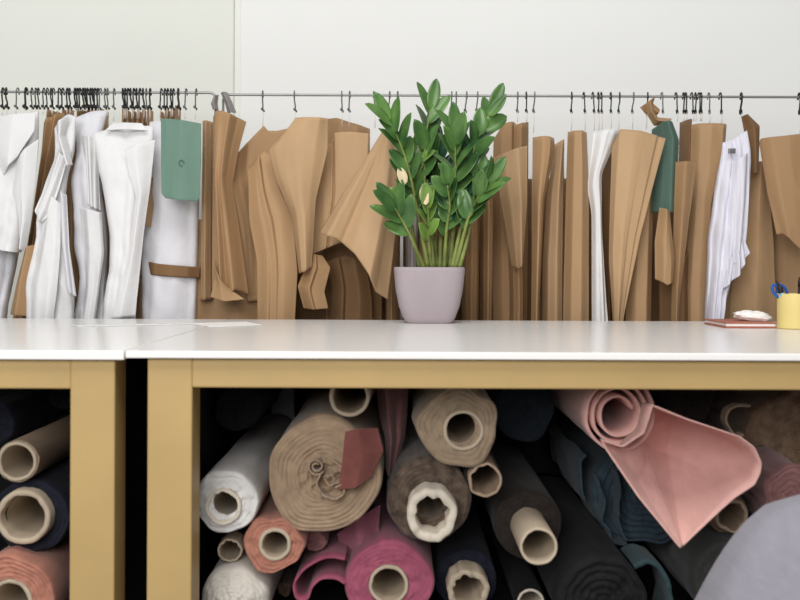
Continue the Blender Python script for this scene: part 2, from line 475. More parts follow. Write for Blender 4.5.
tag(o, 'beige curled cloth edge peeking out above the pink fold', 'cloth')
roll('small beige roll with a dark hollow core, below the pink fold', 733, 514, 1.92, 22, 'cloth_bronze', 17, 'cardboard_tan', 13, out=.02, rag=.002)
roll('crumpled mauve roll with pleated end, behind the pale lilac cloth', 790, 496, 1.88, 31, 'cloth_mauve', None, length=.17, lump=.007, pitch=.009, amp=.006)
roll('grey-green fabric roll on the shelf beside the pale lilac cloth', 737, 582, onshelf(582, 45), 45, 'cloth_grey_green', None, lump=.005)
roll('bare white tube end at the bottom, under the dark brown roll', 532, 602, onshelf(602, 17), 17, 'cloth_black', 14, 'cardboard_pale', 11, lump=.0002, rag=.0003)
# dark cloth deep under the long table
roll('black fabric roll in the shadowed corner above the white roll', 239, 409, 2.0, 25, 'cloth_black', None, length=.35)
roll('blue-black fabric roll under the rail between taupe and pink rolls', 523, 409, 2.08, 33, 'cloth_teal_dark', None, lump=.005)  # added dark fill; deep shade is put into its colour
roll('dark plum brown fabric roll under the rail past the pink roll', 690, 398, 2.15, 26, 'cloth_dark_brown', None, lump=.006)
o = box('board', (P(272, 0, 2.6).x, P(295, 0, 2.6).x, 2.592, 2.606, .40, .84), M['board_grey'])  # pale upright added where a bright gap shows through
tag(o, 'pale grey board standing in the dark behind the rolls', 'board')
# under the other table
roll('bare tan cardboard tube lying on the navy roll', 18, 463, 1.82, 21, 'cardboard_tan', 20, 'cardboard', 16.2, out=.002, lump=.0004, name='cardboard_tube', cat='tube')
roll('navy fabric roll whose thick pale core sticks out', 27, 521, 1.82, 40, 'cloth_navy', 27.5, 'cardboard', 21.5, out=.025, te=(-3, -2), rag=.0014)
roll('salmon pink fabric roll at the bottom under the navy roll', 12, 602, onshelf(602, 47), 47, 'cloth_peach', 22, 'cardboard', 17, pitch=.007, amp=.003)
roll('dark blue fabric roll lying above the bare cardboard tube', -6, 424, 1.95, 22, 'cloth_navy', None, lump=.004)
roll('dark red fabric roll standing out among black cloth', 47, 428, 2.2, 12, 'cloth_dark_red', None)
roll('black fabric roll just under the gold rail of the garment table', 62, 398, 2.05, 14, 'cloth_black', None, lump=.004)

# pale cloth heaped in front of the table
def heap():
    V = []; FA = []; n = 80; nz = 40
    c = P(824, 600, 1.50)
    rx, ry, h = .212, .13, CZ - (486 - HZ) * 1.50 / F
    for j in range(nz + 1):
        t = j / nz
        z = h * (1 - t)
        k = (min(1, t / .38)) ** .36 if t > 0 else 0
        k *= 1 + .12 * t
        for i in range(n):
            a = 2 * PI * i / n
            f = 1 + (.05 * t + .015) * math.sin(7 * a + 1.3 + 2 * t) + .03 * noise.noise(Vector((math.cos(a) * 2, math.sin(a) * 2, t * 4)))
            V.append((c.x + rx * k * f * math.cos(a), 1.50 + ry * k * f * math.sin(a), z - .05 * k * math.cos(a) * -1 * (1 - t) * .0 + .03 * (1 - t) * k * math.cos(a)))
    for j in range(nz):
        for i in range(n):
            a = j * n + i; b = j * n + (i + 1) % n
            FA.append((a, b, b + n, a + n))
    FA.append(tuple(range(nz * n, nz * n + n)))
    o = mesh('draped_cloth', V, FA, M['cloth_lilac_grey'])
    tag(o, 'pale lilac-grey cloth heaped up in front of the fabric rolls', 'cloth')
heap()

# ------------------------------------------------------------------ clothes racks
RY = 2.95
def rack(label, xa, xb, z, bent):
    """rail with both ends bent down into posts on a foot bar; xa, xb world x"""
    t = thing('clothes_rack', label, 'clothes rack', ((xa + xb) / 2, RY, 0))
    mb = MB(); path = []
    r = .016
    for i in range(9):
        a = PI - (PI / 2) * i / 8
        path.append((xa + r + r * math.cos(a), RY, z - r + r * math.sin(a)))
    for i in range(9):
        a = PI / 2 - (PI / 2) * i / 8
        path.append((xb - r + r * math.cos(a), RY, z - r + r * math.sin(a)))
    mb.tube(path, .0034, 10)
    mb.build('rail', M['steel'], t)
    for x in (xa, xb):
        m2 = MB(); m2.tube([(x, RY, z - r + .001), (x, RY, .014)], .0034, 10); m2.build('post', M['steel'], t)
        m2 = MB(); m2.tube([(x, RY - .16, .007), (x, RY + .22, .007)], .006, 10); m2.build('foot', M['steel'], t)
    return t
ZL = P(0, 93.6, RY).z; ZR = P(0, 95.4, RY).z
rack('steel clothes rack with bent rail, carrying the white garments and green card', -2.0, P(215, 0, RY).x, ZL, True)
rack('steel clothes rack with bent rail, carrying the brown patterns behind the plant', P(222.5, 0, RY).x, 2.0, ZR, True)

o = thing('cloth_tie', 'grey cloth strip tied where the two bent rail ends meet', 'cloth tie', P(226, 113, 2.93))
sheet('strip', [(220, 93), (224, 103), (227, 114)], [(226, 93), (231, 103), (235, 113)], 2.935, M['cloth_tie_grey'], [(0, 1), (.5, -.6), (1, 1)], parent=o, th=.003)
sheet('strip', [(212, 98), (210, 104), (212, 110)], [(217, 95), (216, 104), (217, 111)], 2.94, M['cloth_tie_grey'], [(0, 1), (.5, -.6), (1, 1)], parent=o, th=.003)
ORD = ['first', 'second', 'third', 'fourth', 'fifth', 'sixth', 'seventh', 'eighth', 'ninth', 'tenth']
def hook(px, label, dark=True, drop=118, group=None, thick=1.0):
    z = ZL if px < 218 else ZR
    x = P(px, 0, RY).x
    t = thing('pattern_hook', label, 'hook', (x, RY, z - .06), group)
    mb = MB(); r = .0082; path = []
    lean = random.uniform(-.5, .5)
    zc = z + .0045 - r; st_ = 1.75
    for i in range(13):
        a = R2(-20) + R2(215) * i / 12
        y = r * math.cos(a); path.append((x - lean * .3 * y, RY + y, zc + r * (st_ if math.sin(a) > 0 else 1) * math.sin(a)))
    path.append((x + lean * .004, RY - r * .6, zc - .014)); path.append((x + lean * .008, RY, zc - .024)); path.append((x + lean * .008, RY, zc - .034))
    mb.tube(path, .0018 * thick, 6)
    mb.build('hook_wire', M['hook_black' if dark else 'hook_grey'], t)
    xb = x + lean * .008
    m2 = MB(); m2.tube([(xb - .002, RY - .006, zc - .034), (xb + .002, RY + .006, zc - .040)], .0034 * thick, 6); m2.build('toggle', M['hook_black' if dark else 'hook_grey'], t)
    zb = P(0, drop, RY).z
    m3 = MB(); m3.tube([(xb, RY - .002, zc - .036), (xb + .001, RY - .004, (zc + zb) / 2 - .02), (xb, RY - .002, zb)], .0011, 5); m3.build('cord', M['cord'], t)
    return t
def cluster(xs, label, dark, drop, thick=1.0, group=None):
    for x in xs: hook(x + random.uniform(-.3, .3), label, dark, drop, group or label, thick)
cluster([2, 5.2], 'black hook of the pair nearest the outer end of the garment rail', True, 118, 1.3)
hook(17, 'lone grey hook, second group in from the rail end above the white jacket', False, 116)
hook(25.5, 'thickest black hook, standing above the white jacket shoulder', True, 112, thick=1.7)
cluster([31, 35, 38, 43, 47, 50, 53], 'thin dark hook in the loose group above the brown pattern by the jacket', True, 116, 1.0)
cluster([59, 62, 66.5, 69], 'dark hook in the small group above the open-collared white garment', True, 116, 1.2)
cluster([74.5, 77, 79.5, 82, 84.5, 87, 89.5, 92, 94.5, 97], 'black hook in the densest group, above the narrow lilac-white garment', True, 113, 1.3)
cluster([100, 104.5, 107], 'grey hook just past the densest group of black hooks', False, 120)
hook(113.5, 'lone grey hook between the two dense groups of black hooks', False, 122)
cluster([122, 124.5, 127.2, 130, 133, 136, 139, 142], 'black hook in the dense group above the boxy white top', True, 120, 1.25)
hook(145.5, 'olive-tinged last but one hook above the boxy white top', False, 124)
hook(149.5, 'tall black hook ending the group above the boxy white top', True, 122, thick=1.3)
cluster([161, 164, 167, 170, 173], 'dark hook in the short group above the green card', True, 118, 1.1)
hook(177.5, 'long black hook at the end of the group above the green card', True, 117, thick=1.5)
hook(185.5, 'lone grey hook above the corner of the green card', False, 120)
hook(195.5, 'last grey hook before the bent rail ends', False, 120)
for i, x in enumerate((262, 293.5, 341, 349, 373, 389, 397)):
    hook(x, '%s thin grey hook on the brown pattern rail, counted from its bent end' % ORD[i], False, 128)
for i, x in enumerate((451, 455.5, 466, 477)):
    hook(x, '%s of the four thin grey hooks seen behind the plant crown' % ORD[i], False, 125)
for i, x in enumerate((517, 525.5, 534)):
    hook(x, '%s of the three grey hooks just past the plant' % ORD[i], i == 1, 122 + 10 * (i == 2))
for i, x in enumerate((571, 583, 592, 597.5, 600.5, 610, 619)):
    hook(x, '%s hook in the group of seven above the white sheet' % ORD[i], True, 130)
for i, x in enumerate((633, 647, 661)):
    hook(x, '%s of the three hooks around the twisted kraft paper strip' % ORD[i], i == 1, 128)
cluster([675, 683, 685, 691, 695, 698, 700], 'dark hook in the crowded group beside the green cloth', True, 120, 1.1)
hook(708, 'slanting thin hook ending the crowded group beside the green cloth', False, 122)
hook(719.5, 'dark hook standing alone beside the striped lilac blouse', True, 122, thick=1.2)
hook(740.5, 'dark hook carrying the striped lilac blouse', True, 114, thick=1.5)
hook(798.5, 'dark hook carrying the broad brown pattern above the pen cup', True, 132, thick=1.5)

# ------------------------------------------------------------------ brown paper patterns
def pat(label, L, R, Y, ki=0, pt=None, pb=None, T=(), B=(), **k):
    return sheet('hanging_paper_pattern', L, R, Y, KR[ki], pt, pb, T, B, label=label, cat='paper pattern', **k)
CONV = [(0, 5), (.2, 1.2), (.5, -.8), (.8, 1.0), (1, 5)]
pat('narrow upright brown pattern beside the green card', [(199, 121), (198, 200), (197, 302)], [(212, 122), (212, 200), (213, 300)], 2.86, 0, CONV)
pat('brown pattern with curled lower corner, second from the green card', [(212, 118), (212, 200), (212, 290)], [(244, 121), (236, 150), (230, 185), (238, 235), (247, 296)], 2.81, 1,
    [(0, 1), (.35, -1.2), (.6, -2.2), (.78, 1.5), (1, 3)], [(0, 0), (.3, -2.5), (.5, 0), (.7, -2), (1, 4)], T=[(215, 112), (222, 112), (240, 119)], B=[(220, 284), (227, 297), (236, 290)])
pat('wide brown pattern whose lower band shows beneath the curled one', [(196, 220), (192, 300), (188, 420)], [(258, 220), (258, 300), (258, 420)], 2.90, 1)
pat('brown pattern with saddle-shaped dip and rolled side edge', [(231, 166), (228, 190), (240, 240), (247, 303)], [(292, 126), (290, 200), (270, 300)], 2.88, 1,
    [(0, -3), (.1, -3.6), (.2, -1), (.35, 2), (1, 3)], [(0, 2), (1, 3)], T=[(246, 142), (262, 125), (266, 130), (276, 130)])
pat('tall narrow brown pattern reaching the table, front of the saddle-dipped one', [(247, 168), (248, 220), (256, 262), (257, 330), (257, 420)], [(270, 155), (278, 188), (292, 218), (297, 272), (294, 330), (292, 420)], 2.83, 0,
    [(0, 1.5), (.5, -1), (.56, .8), (1, 1.2)], [(0, 2), (.3, -1), (.36, .4), (.7, -1), (1, 2)], T=[(256, 160), (263, 151)])
pat('broad light brown pattern with a flat top and slanting shoulder', [(290, 124), (267, 150), (275, 180), (291, 217), (298, 274)], [(327, 118), (327, 150), (315, 200), (311, 268)], 2.78, 2,
    [(0, 2), (.15, .5), (.5, -1.0), (.8, -.4), (1, 1.5)], [(0, 3), (.3, -.5), (.6, -1.2), (1, 1.5)], T=[(295, 118), (311, 118)], B=[(305, 272)])
pat('brown pattern whose top shows over the notched one', [(326, 118), (326, 240), (326, 420)], [(369, 128), (369, 240), (369, 420)], 2.99, 1, T=[(336, 118), (350, 123)])
pat('notched light brown pattern with an upright crease', [(313, 157), (312, 200), (309, 256)], [(368, 133), (366, 190), (352, 238)], 2.86, 2,
    [(0, 2), (.3, -.4), (.39, -1), (.42, .6), (.5, -.6), (1, .8)], T=[(324, 147), (331, 143), (334, 133), (350, 132)])
pat('large brown pattern folded diagonally into a wide open cone', [(382, 131), (364, 160), (343, 192), (318, 233)], [(396, 134), (397, 220), (388, 300)], 2.735, 2,
    [(0, 0), (.5, -.8), (1, 1)], [(0, 3.5), (.1, -.5), (.2, .3), (.26, 1.4), (.4, -1.2), (.7, -3.5), (1, 2)], B=[(327, 236), (337, 239), (355, 254), (369, 274), (376, 292)])
pat('brown pattern in shade beneath the diagonal cone', [(312, 236), (326, 290), (330, 420)], [(382, 236), (382, 320), (382, 420)], 2.96, 3)  # shade cast by the cone is put into the darker paper tone
pat('small folded brown pattern corner hanging under the notched one', [(311, 254), (303, 272), (297, 287), (303, 309)], [(322, 256), (330, 268), (324, 292), (328, 309)], 2.80, 1,
    [(0, 2.5), (.45, -.8), (.52, .5), (1, 1.5)], B=[(315, 310)])
pat('slim brown pattern behind the edge of the diagonal cone', [(384, 128), (386, 240), (386, 420)], [(398, 140), (398, 240), (397, 420)], 2.89, 1, CONV)
sheet('hanging_cloth', [(404, 150), (406, 250), (406, 420)], [(419, 150), (418, 250), (417, 420)], 2.93, M['muslin_cool'], CONV, label='pale lilac cloth strip seen between the plant stems', cat='cloth')
pat('brown pattern behind the plant stems, beside the pale lilac strip', [(420, 160), (419, 300), (419, 420)], [(440, 160), (441, 300), (441, 420)], 2.90, 1, CONV)
pat('brown pattern behind the plant, above the far edge of the pot', [(442, 160), (443, 300), (443, 420)], [(463, 165), (462, 300), (462, 420)], 2.93, 3, CONV)
pat('thin brown pattern just past the pot', [(464, 182), (463, 300), (464, 420)], [(480, 178), (480, 300), (479, 420)], 2.85, 1, CONV)
pat('second thin brown pattern past the pot', [(481, 172), (482, 300), (482, 420)], [(496, 168), (494, 300), (493, 420)], 2.88, 0, CONV)
pat('tall brown pattern topping the half-cone beside the plant', [(494, 138), (493, 200), (495, 420)], [(529, 120), (529, 240), (528, 420)], 2.93, 1, [(0, 3), (.3, 0), (.55, -1), (.62, 1), (.8, -.5), (1, 3)], T=[(503, 123), (514, 121), (516, 124)])
pat('short light brown pattern curled into a half-cone beside the plant', [(493, 157), (500, 190), (508, 235), (513, 266)], [(527, 145), (527, 200), (523, 264)], 2.80, 2,
    [(0, 3), (.3, 0), (.7, -1.8), (1, .5)], [(0, 3), (.35, -1), (.7, -3), (1, 1)], T=[(510, 150)], B=[(518, 268)])
pat('narrow brown pattern low down under the half-cone', [(510, 235), (512, 300), (511, 420)], [(525, 235), (526, 300), (525, 420)], 2.87, 1, CONV)
pat('upright brown pattern with a side curl, third past the plant', [(533, 136), (533, 240), (532, 420)], [(555, 136), (556, 147), (545, 200), (541, 300), (540, 420)], 2.84, 0,
    [(0, 2), (.4, -1.2), (.72, -.5), (.85, 1.5), (1, 3)], [(0, 2.5), (.5, -1.2), (1, 3)])
pat('pale brown pattern widening downward, beside the side-curled one', [(557, 142), (549, 195), (545, 260), (545, 420)], [(566, 137), (567, 240), (567, 420)], 2.88, 2, CONV)
pat('straight dark-edged brown pattern just before the white sheet', [(569, 130), (567, 200), (565, 320), (564, 420)], [(588, 130), (590, 180), (591, 320), (591, 420)], 2.82, 0,
    [(0, 3), (.25, -.3), (.6, -.9), (1, 3)])
sheet('hanging_cloth', [(594, 130), (591, 160), (588, 187), (593, 212), (594, 330), (593, 420)], [(622, 129), (612, 150), (602, 172), (604, 240), (610, 330), (614, 420)], 2.83, M['muslin_white'],
      [(0, 1.5), (.5, -.8), (1, 2)], [(0, 2), (.5, -1), (1, 2)], T=[(610, 128)], fold=.008, k=2.2, th=.002, label='white cloth sheet with a pointed flap among the brown patterns', cat='cloth')
pat('dark thin brown pattern squeezed behind the white sheet', [(602, 160), (604, 300), (604, 420)], [(614, 140), (614, 300), (614, 420)], 2.92, 3, CONV)
pat('large pale brown pattern tapering downward, beside the white sheet', [(614, 142), (612, 200), (611, 260), (616, 330), (618, 420)], [(666, 137), (656, 175), (641, 235), (624, 322), (622, 420)], 2.81, 2,
    [(0, 3), (.22, .3), (.5, -.9), (.84, -.2), (.87, .9), (1, .9)], [(0, 2), (.45, -.8), (.6, .2), (.64, 1.2), (1, 1.6)], T=[(620, 128), (640, 130)])
pat('brown pattern filling the space below the tapering one', [(634, 190), (628, 300), (627, 420)], [(655, 180), (653, 300), (651, 420)], 2.88, 0)
sheet('hanging_cloth', [(656, 126), (655, 170), (653, 210)], [(672, 120), (679, 138), (676, 212)], 2.84, M['green_cloth'], [(0, 5), (.4, 1), (.7, -1), (1, 1)], T=[(664, 120)], th=.003, label='narrow sage green cloth piece among the brown patterns', cat='cloth')
pat('small brown pattern curl hanging below the green cloth', [(661, 206), (656, 240), (656, 278)], [(670, 210), (676, 258), (675, 280)], 2.80, 0, [(0, 2), (.5, -1), (1, 1)], [(0, 1), (.35, -2), (.7, -1.4), (1, 2)], B=[(666, 284)])
pat('square-topped brown pattern beside the green cloth', [(677, 160), (674, 260), (673, 420)], [(698, 160), (690, 220), (681, 300), (678, 420)], 2.82, 1, [(0, 2), (.4, -.5), (1, 1.5)])
pat('shadowed brown pattern at table level below the curl', [(662, 270), (662, 420)], [(692, 250), (692, 420)], 2.90, 3)  # dark paper tone carries painted shade at table level
pat('slender upright brown pattern behind the square-topped one', [(684, 119), (681, 240), (680, 400)], [(694, 117), (692, 240), (692, 400)], 2.93, 3, CONV)
pat('tall flat-topped brown pattern beside the lilac blouse', [(693, 122), (692, 200), (686, 290), (690, 420)], [(728, 122), (725, 165), (714, 200), (708, 420)], 2.90, 0,
    [(0, 3), (.2, 0), (.5, -.7), (.85, 0), (1, 2)])
pat('short dark brown pattern flap over the shoulder of the lilac blouse', [(743, 114), (748, 140), (750, 172)], [(748, 112), (760, 124), (759, 172)], 2.85, 3, [(0, 2), (.5, -.6), (1, 1)])
pat('long brown pattern falling behind the notebook', [(752, 160), (740, 220), (732, 300), (728, 420)], [(768, 160), (776, 240), (780, 320), (783, 420)], 2.90, 0, [(0, 2), (.5, -1), (1, 2)])
pat('brown pattern in the shade between blouse cuff and notebook', [(716, 240), (716, 420)], [(741, 220), (734, 420)], 2.93, 1)
pat('wide brown pattern rising behind the yellow pen cup', [(766, 160), (772, 300), (772, 420)], [(818, 160), (818, 300), (818, 420)], 2.96, 1)
pat('broad brown pattern with slanting lower edge, above the pen cup', [(762, 140), (769, 190), (778, 233)], [(808, 131), (808, 190), (808, 254)], 2.82, 1, [(0, 2.5), (.25, 0), (.6, -.6), (1, .5)], [(0, 1), (.3, -1.5), (1, 0)], T=[(763, 136), (785, 134)], B=[(782, 232), (794, 243)])
def edges(xs, top, label):
    for x in xs:
        tp = top + random.uniform(-3, 4)
        pat(label, [(x - 1.6, tp), (x - 2, 200), (x - 2, 400)], [(x + 1.9, tp + 2), (x + 2, 200), (x + 2, 400)], 3.0, random.choice((0, 1, 2)), [(0, 2), (.5, -2), (1, 3)], group=label, nu=10, nv=20)
edges([48, 53, 58, 63, 68], 110, 'brown pattern seen edge-on under the hooks by the open-collared garment')
edges([78, 83, 88, 93, 98, 103], 107, 'brown pattern seen edge-on under the densest black hooks')
edges([123, 128, 133, 138, 143, 148], 110, 'brown pattern seen edge-on above the boxy white top')
edges([161, 166, 171, 176], 108, 'brown pattern seen edge-on above the green card')
pat('folded brown pattern end low in the shade of the diagonal cone', [(326, 262), (332, 290), (330, 318), (330, 420)], [(366, 262), (372, 300), (374, 420)], 2.92, 3, [(0, 2), (.3, -.8), (.36, .6), (.7, -.8), (1, 2)], T=[(345, 255)])  # darker kraft paints the cone's shade into this fold
pat('small brown pattern corner curled up at the foot of the second pattern', [(213, 262), (214, 280), (210, 298)], [(222, 284), (232, 292), (244, 300)], 2.785, 0, [(0, 1), (.4, -1.2), (1, 1)], B=[(226, 302)])
# deep row of dark sheets, added to darken the gaps
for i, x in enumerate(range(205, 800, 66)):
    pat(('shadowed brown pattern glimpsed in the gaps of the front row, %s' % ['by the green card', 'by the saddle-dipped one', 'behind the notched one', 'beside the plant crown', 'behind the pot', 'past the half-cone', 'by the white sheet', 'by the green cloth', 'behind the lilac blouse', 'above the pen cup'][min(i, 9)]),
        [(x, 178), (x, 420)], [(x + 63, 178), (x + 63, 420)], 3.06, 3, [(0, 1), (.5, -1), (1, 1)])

# twisted strip looped over the rail
t = thing('paper_strip', 'twisted strip of kraft paper curled over the rail above the green cloth', 'paper strip', P(655, 122, 2.93))
sheet('curl', [(640, 106), (645, 112), (655, 116)], [(655, 95), (653, 102), (660, 108)], 2.925, KR[1], [(0, 1), (.5, -1), (1, 1)], parent=t, th=.0015)
sheet('curl', [(645, 103), (648, 114), (654, 124), (666, 124)], [(652, 98), (653, 108), (658, 116), (672, 117)], 2.91, KR[0], [(0, 1), (.5, -1.2), (1, 1)], parent=t, th=.0015)

# ------------------------------------------------------------------ white garments
def garment(label, cat='garment', at=(0, 0, 2.9)):
    return thing('hanging_garment', label, cat, P(*at))
t = garment('white jacket with a broad lapel, outermost on the garment rack', at=(15, 116, 2.83))
body('body', [(-14, 120), (-16, 200), (-12, 250)], [(38, 113), (37, 150), (33, 190), (27, 225), (19, 254)], 2.85, M['muslin_white'], .035, T=[(10, 118)], parent=t, fold=.004, k=2)
sheet('lapel', [(-6, 118), (-8, 150), (2, 176)], [(34, 114), (33, 132), (16, 158)], 2.80, M['muslin_white'], [(0, 1), (.5, -.6), (1, .6)], parent=t, th=.003)
sheet('sleeve', [(16, 160), (12, 190), (18, 222), (20, 250)], [(36, 140), (33, 180), (28, 222), (21, 252)], 2.805, M['muslin_white'], [(0, 1), (.5, -.8), (1, 1.5)], parent=t, th=.003, fold=.003, k=1.5)
t = garment('pale lilac-white garment falling below the broad-lapelled jacket', at=(5, 200, 2.9))
body('body', [(-14, 190), (-14, 420)], [(24, 195), (20, 250), (11, 290), (5, 330), (2, 420)], 2.93, M['muslin_cool'], .03, parent=t, fold=.006, k=3)
pat('brown pattern slanting between the lapelled jacket and open-collared garment', [(40, 122), (37, 160), (28, 230), (15, 300), (6, 330), (2, 420)], [(61, 113), (55, 140), (47, 180), (38, 230), (31, 290), (27, 330), (27, 420)], 2.92, 1, [(0, 3), (.3, -.5), (.5, 1), (.7, -.5), (1, 3)])
pat('folded tip of brown pattern just above the table under the jacket', [(23, 250), (15, 282), (8, 316)], [(34, 246), (28, 285), (25, 318)], 2.83, 0, [(0, 2), (.5, -1), (1, 1)])
t = garment('white garment with an open collar and sleeve ending above the table', at=(60, 118, 2.85))
body('body', [(54, 130), (56, 160), (45, 188), (38, 215), (37, 240), (27, 285), (28, 330), (28, 420)], [(75, 118), (75, 150), (67, 175), (63, 205), (67, 250), (75, 295), (74, 330), (74, 420)], 2.845, M['muslin_white'], .03, T=[(60, 119), (67, 116)], parent=t, fold=.004, k=2)
sheet('sleeve', [(56, 150), (44, 186), (32, 212), (37, 222)], [(66, 160), (58, 190), (50, 215), (41, 223)], 2.80, M['muslin_white'], [(0, 2), (.5, -1), (1, 1)], parent=t, th=.003, fold=.003)
sheet('tie', [(59, 192), (61, 245), (66, 290)], [(65, 196), (68, 250), (75, 298)], 2.795, M['muslin_cool'], [(0, 1), (.5, -.8), (1, 1)], parent=t, th=.003, fold=.002)
sheet('front_panel', [(46, 192), (41, 235), (31, 285), (31, 330)], [(60, 205), (60, 250), (57, 290), (52, 330)], 2.803, M['muslin_white'], [(0, 1.6), (.3, -.3), (.8, -.6), (1, .2)], [(0, 1.2), (.3, 0), (.7, -1), (1, .4)], parent=t, th=.003, fold=.002, k=1.4)
sheet('collar', [(54, 128), (58, 145), (66, 168)], [(66, 116), (62, 135), (70, 166)], 2.803, M['muslin_white'], [(0, 1.5), (.5, -1), (1, 1.5)], parent=t, th=.004)
pat('brown pattern framed by the open-collared and lilac-white garments', [(62, 116), (63, 200), (64, 420)], [(80, 118), (81, 200), (82, 420)], 2.93, 1, CONV)
t = garment('narrow lilac-white garment hanging left of the boxy white top'.replace('left of', 'next to'), at=(90, 113, 2.85))
body('body', [(75, 119), (77, 160), (70, 183), (75, 212), (75, 255), (81, 272), (81, 290), (74, 320), (73, 420)], [(107, 112), (101, 135), (98, 170), (104, 210), (108, 250), (105, 290), (104, 330), (104, 420)], 2.915, M['muslin_cool'], .03, T=[(90, 113)], parent=t, fold=.004, k=1.6)
sheet('sleeve', [(80, 135), (84, 170), (86, 205)], [(97, 140), (97, 175), (99, 212)], 2.875, M['muslin_white'], [(0, 1), (.5, -.8), (1, 1)], parent=t, th=.003, fold=.003)
sheet('front_panel', [(79, 208), (83, 262), (84, 290), (79, 330)], [(101, 214), (104, 255), (99, 292), (94, 330)], 2.874, M['muslin_white'], [(0, 1.4), (.4, -.4), (.9, -.6), (1, .2)], parent=t, th=.003, fold=.003, k=1.6)
pat('brown pattern showing beside the flank of the boxy white top', [(96, 130), (97, 240), (98, 420)], [(113, 130), (114, 240), (114, 420)], 2.95, 1, CONV)
t = garment('boxy white top with a square shoulder line and crossed front panel', at=(124, 128, 2.85))
body('body', [(94, 134), (96, 160), (104, 195), (110, 235), (111, 262), (105, 300), (103, 330), (103, 420)], [(153, 127), (153, 155), (148, 190), (142, 230), (136, 300), (134, 420)], 2.83, M['muslin_white'], .032, T=[(120, 128), (124, 131), (127, 128)], parent=t, fold=.004, k=2)
sheet('front_panel', [(125, 150), (128, 172), (136, 198), (128, 260), (112, 320)], [(153, 140), (148, 190), (142, 235), (134, 318)], 2.79, M['muslin_white'], [(0, .2), (.4, -.6), (1, 1.5)], parent=t, th=.003)
sheet('shoulder_fold', [(112, 124), (104, 131)], [(140, 124), (146, 131)], 2.80, M['muslin_white'], [(0, 1), (.5, -.5), (1, 1)], parent=t, th=.004, nv=10)
pat('brown pattern hanging between the boxy top and belted white dress', [(131, 160), (133, 260), (132, 420)], [(151, 160), (151, 260), (150, 420)], 2.92, 1, CONV)
pat('knotted brown paper scrap hanging beside the boxy white top', [(142, 176), (145, 190), (141, 205), (144, 226)], [(151, 178), (150, 192), (152, 206), (149, 228)], 2.86, 0, [(0, 2), (.5, -1.4), (1, 2)])
t = garment('white dress with a brown band, hanging behind the green card', at=(175, 124, 2.86))
body('body', [(149, 123), (145, 180), (142, 230), (143, 330), (143, 420)], [(199, 126), (198, 250), (196, 330), (196, 420)], 2.915, M['muslin_cool'], .04, T=[(175, 122)], parent=t, fold=.004, k=1.6)
sheet('band', [(142, 262), (143, 275)], [(198, 268), (197, 279)], 2.868, KR[3], [(0, 3.5), (.2, .6), (.5, -.6), (.8, .6), (1, 3.5)], parent=t, th=.003, nv=8, T=[(160, 265)], B=[(160, 277)])
o = thing('pattern_card', 'sage green card hanging over the white banded dress', 'card', P(180, 119, 2.785))
sheet('card', [(160, 119), (160.5, 160), (161, 195), (165, 199)], [(200, 124), (200, 160), (199, 197), (196, 202)], 2.785, M['green_card'], [(0, .4), (.5, -.5), (1, .8)], parent=o, th=.003, T=[(180, 121)], B=[(180, 201)])
m1 = MB(); c = P(181, 164, 2.776)
m1.tube([(c.x + .006 * math.cos(a * PI / 8), c.y, c.z + .007 * math.sin(a * PI / 8)) for a in range(14)], .0012, 6)
m1.build('ring_mark', M['green_cloth'], o)
t = garment('striped lilac blouse with ruffled cuff, among the brown patterns', at=(735, 130, 2.85))
body('body', [(722, 141), (716, 180), (709, 230), (706, 330), (705, 420)], [(746, 129), (750, 150), (749, 190), (746, 225), (736, 262), (726, 300), (722, 330), (721, 420)], 2.83, M['lilac_cotton'], .03, T=[(732, 139), (738, 133)], parent=t, fold=.009, k=3.2)
sheet('sleeve', [(733, 160), (729, 200), (728, 240), (726, 272)], [(750, 150), (750, 190), (748, 225), (746, 250)], 2.79, M['lilac_cotton'], [(0, 1), (.5, -1), (1, 1.5)], parent=t, th=.003, fold=.006, k=2.4)
sheet('cuff', [(727, 262), (726, 276), (724, 288)], [(745, 236), (748, 246), (750, 251)], 2.785, M['lilac_cotton'], [(0, 1), (.5, -1), (1, 1)], T=[(736, 250)], B=[(738, 274), (744, 262)], parent=t, th=.003, fold=.008, k=3.5)
sheet('collar_patch', [(728, 147), (728, 152)], [(735, 147), (735, 152)], 2.796, M['hook_grey'], [(0, 0), (1, 0)], parent=t, th=.003, nu=6, nv=6)

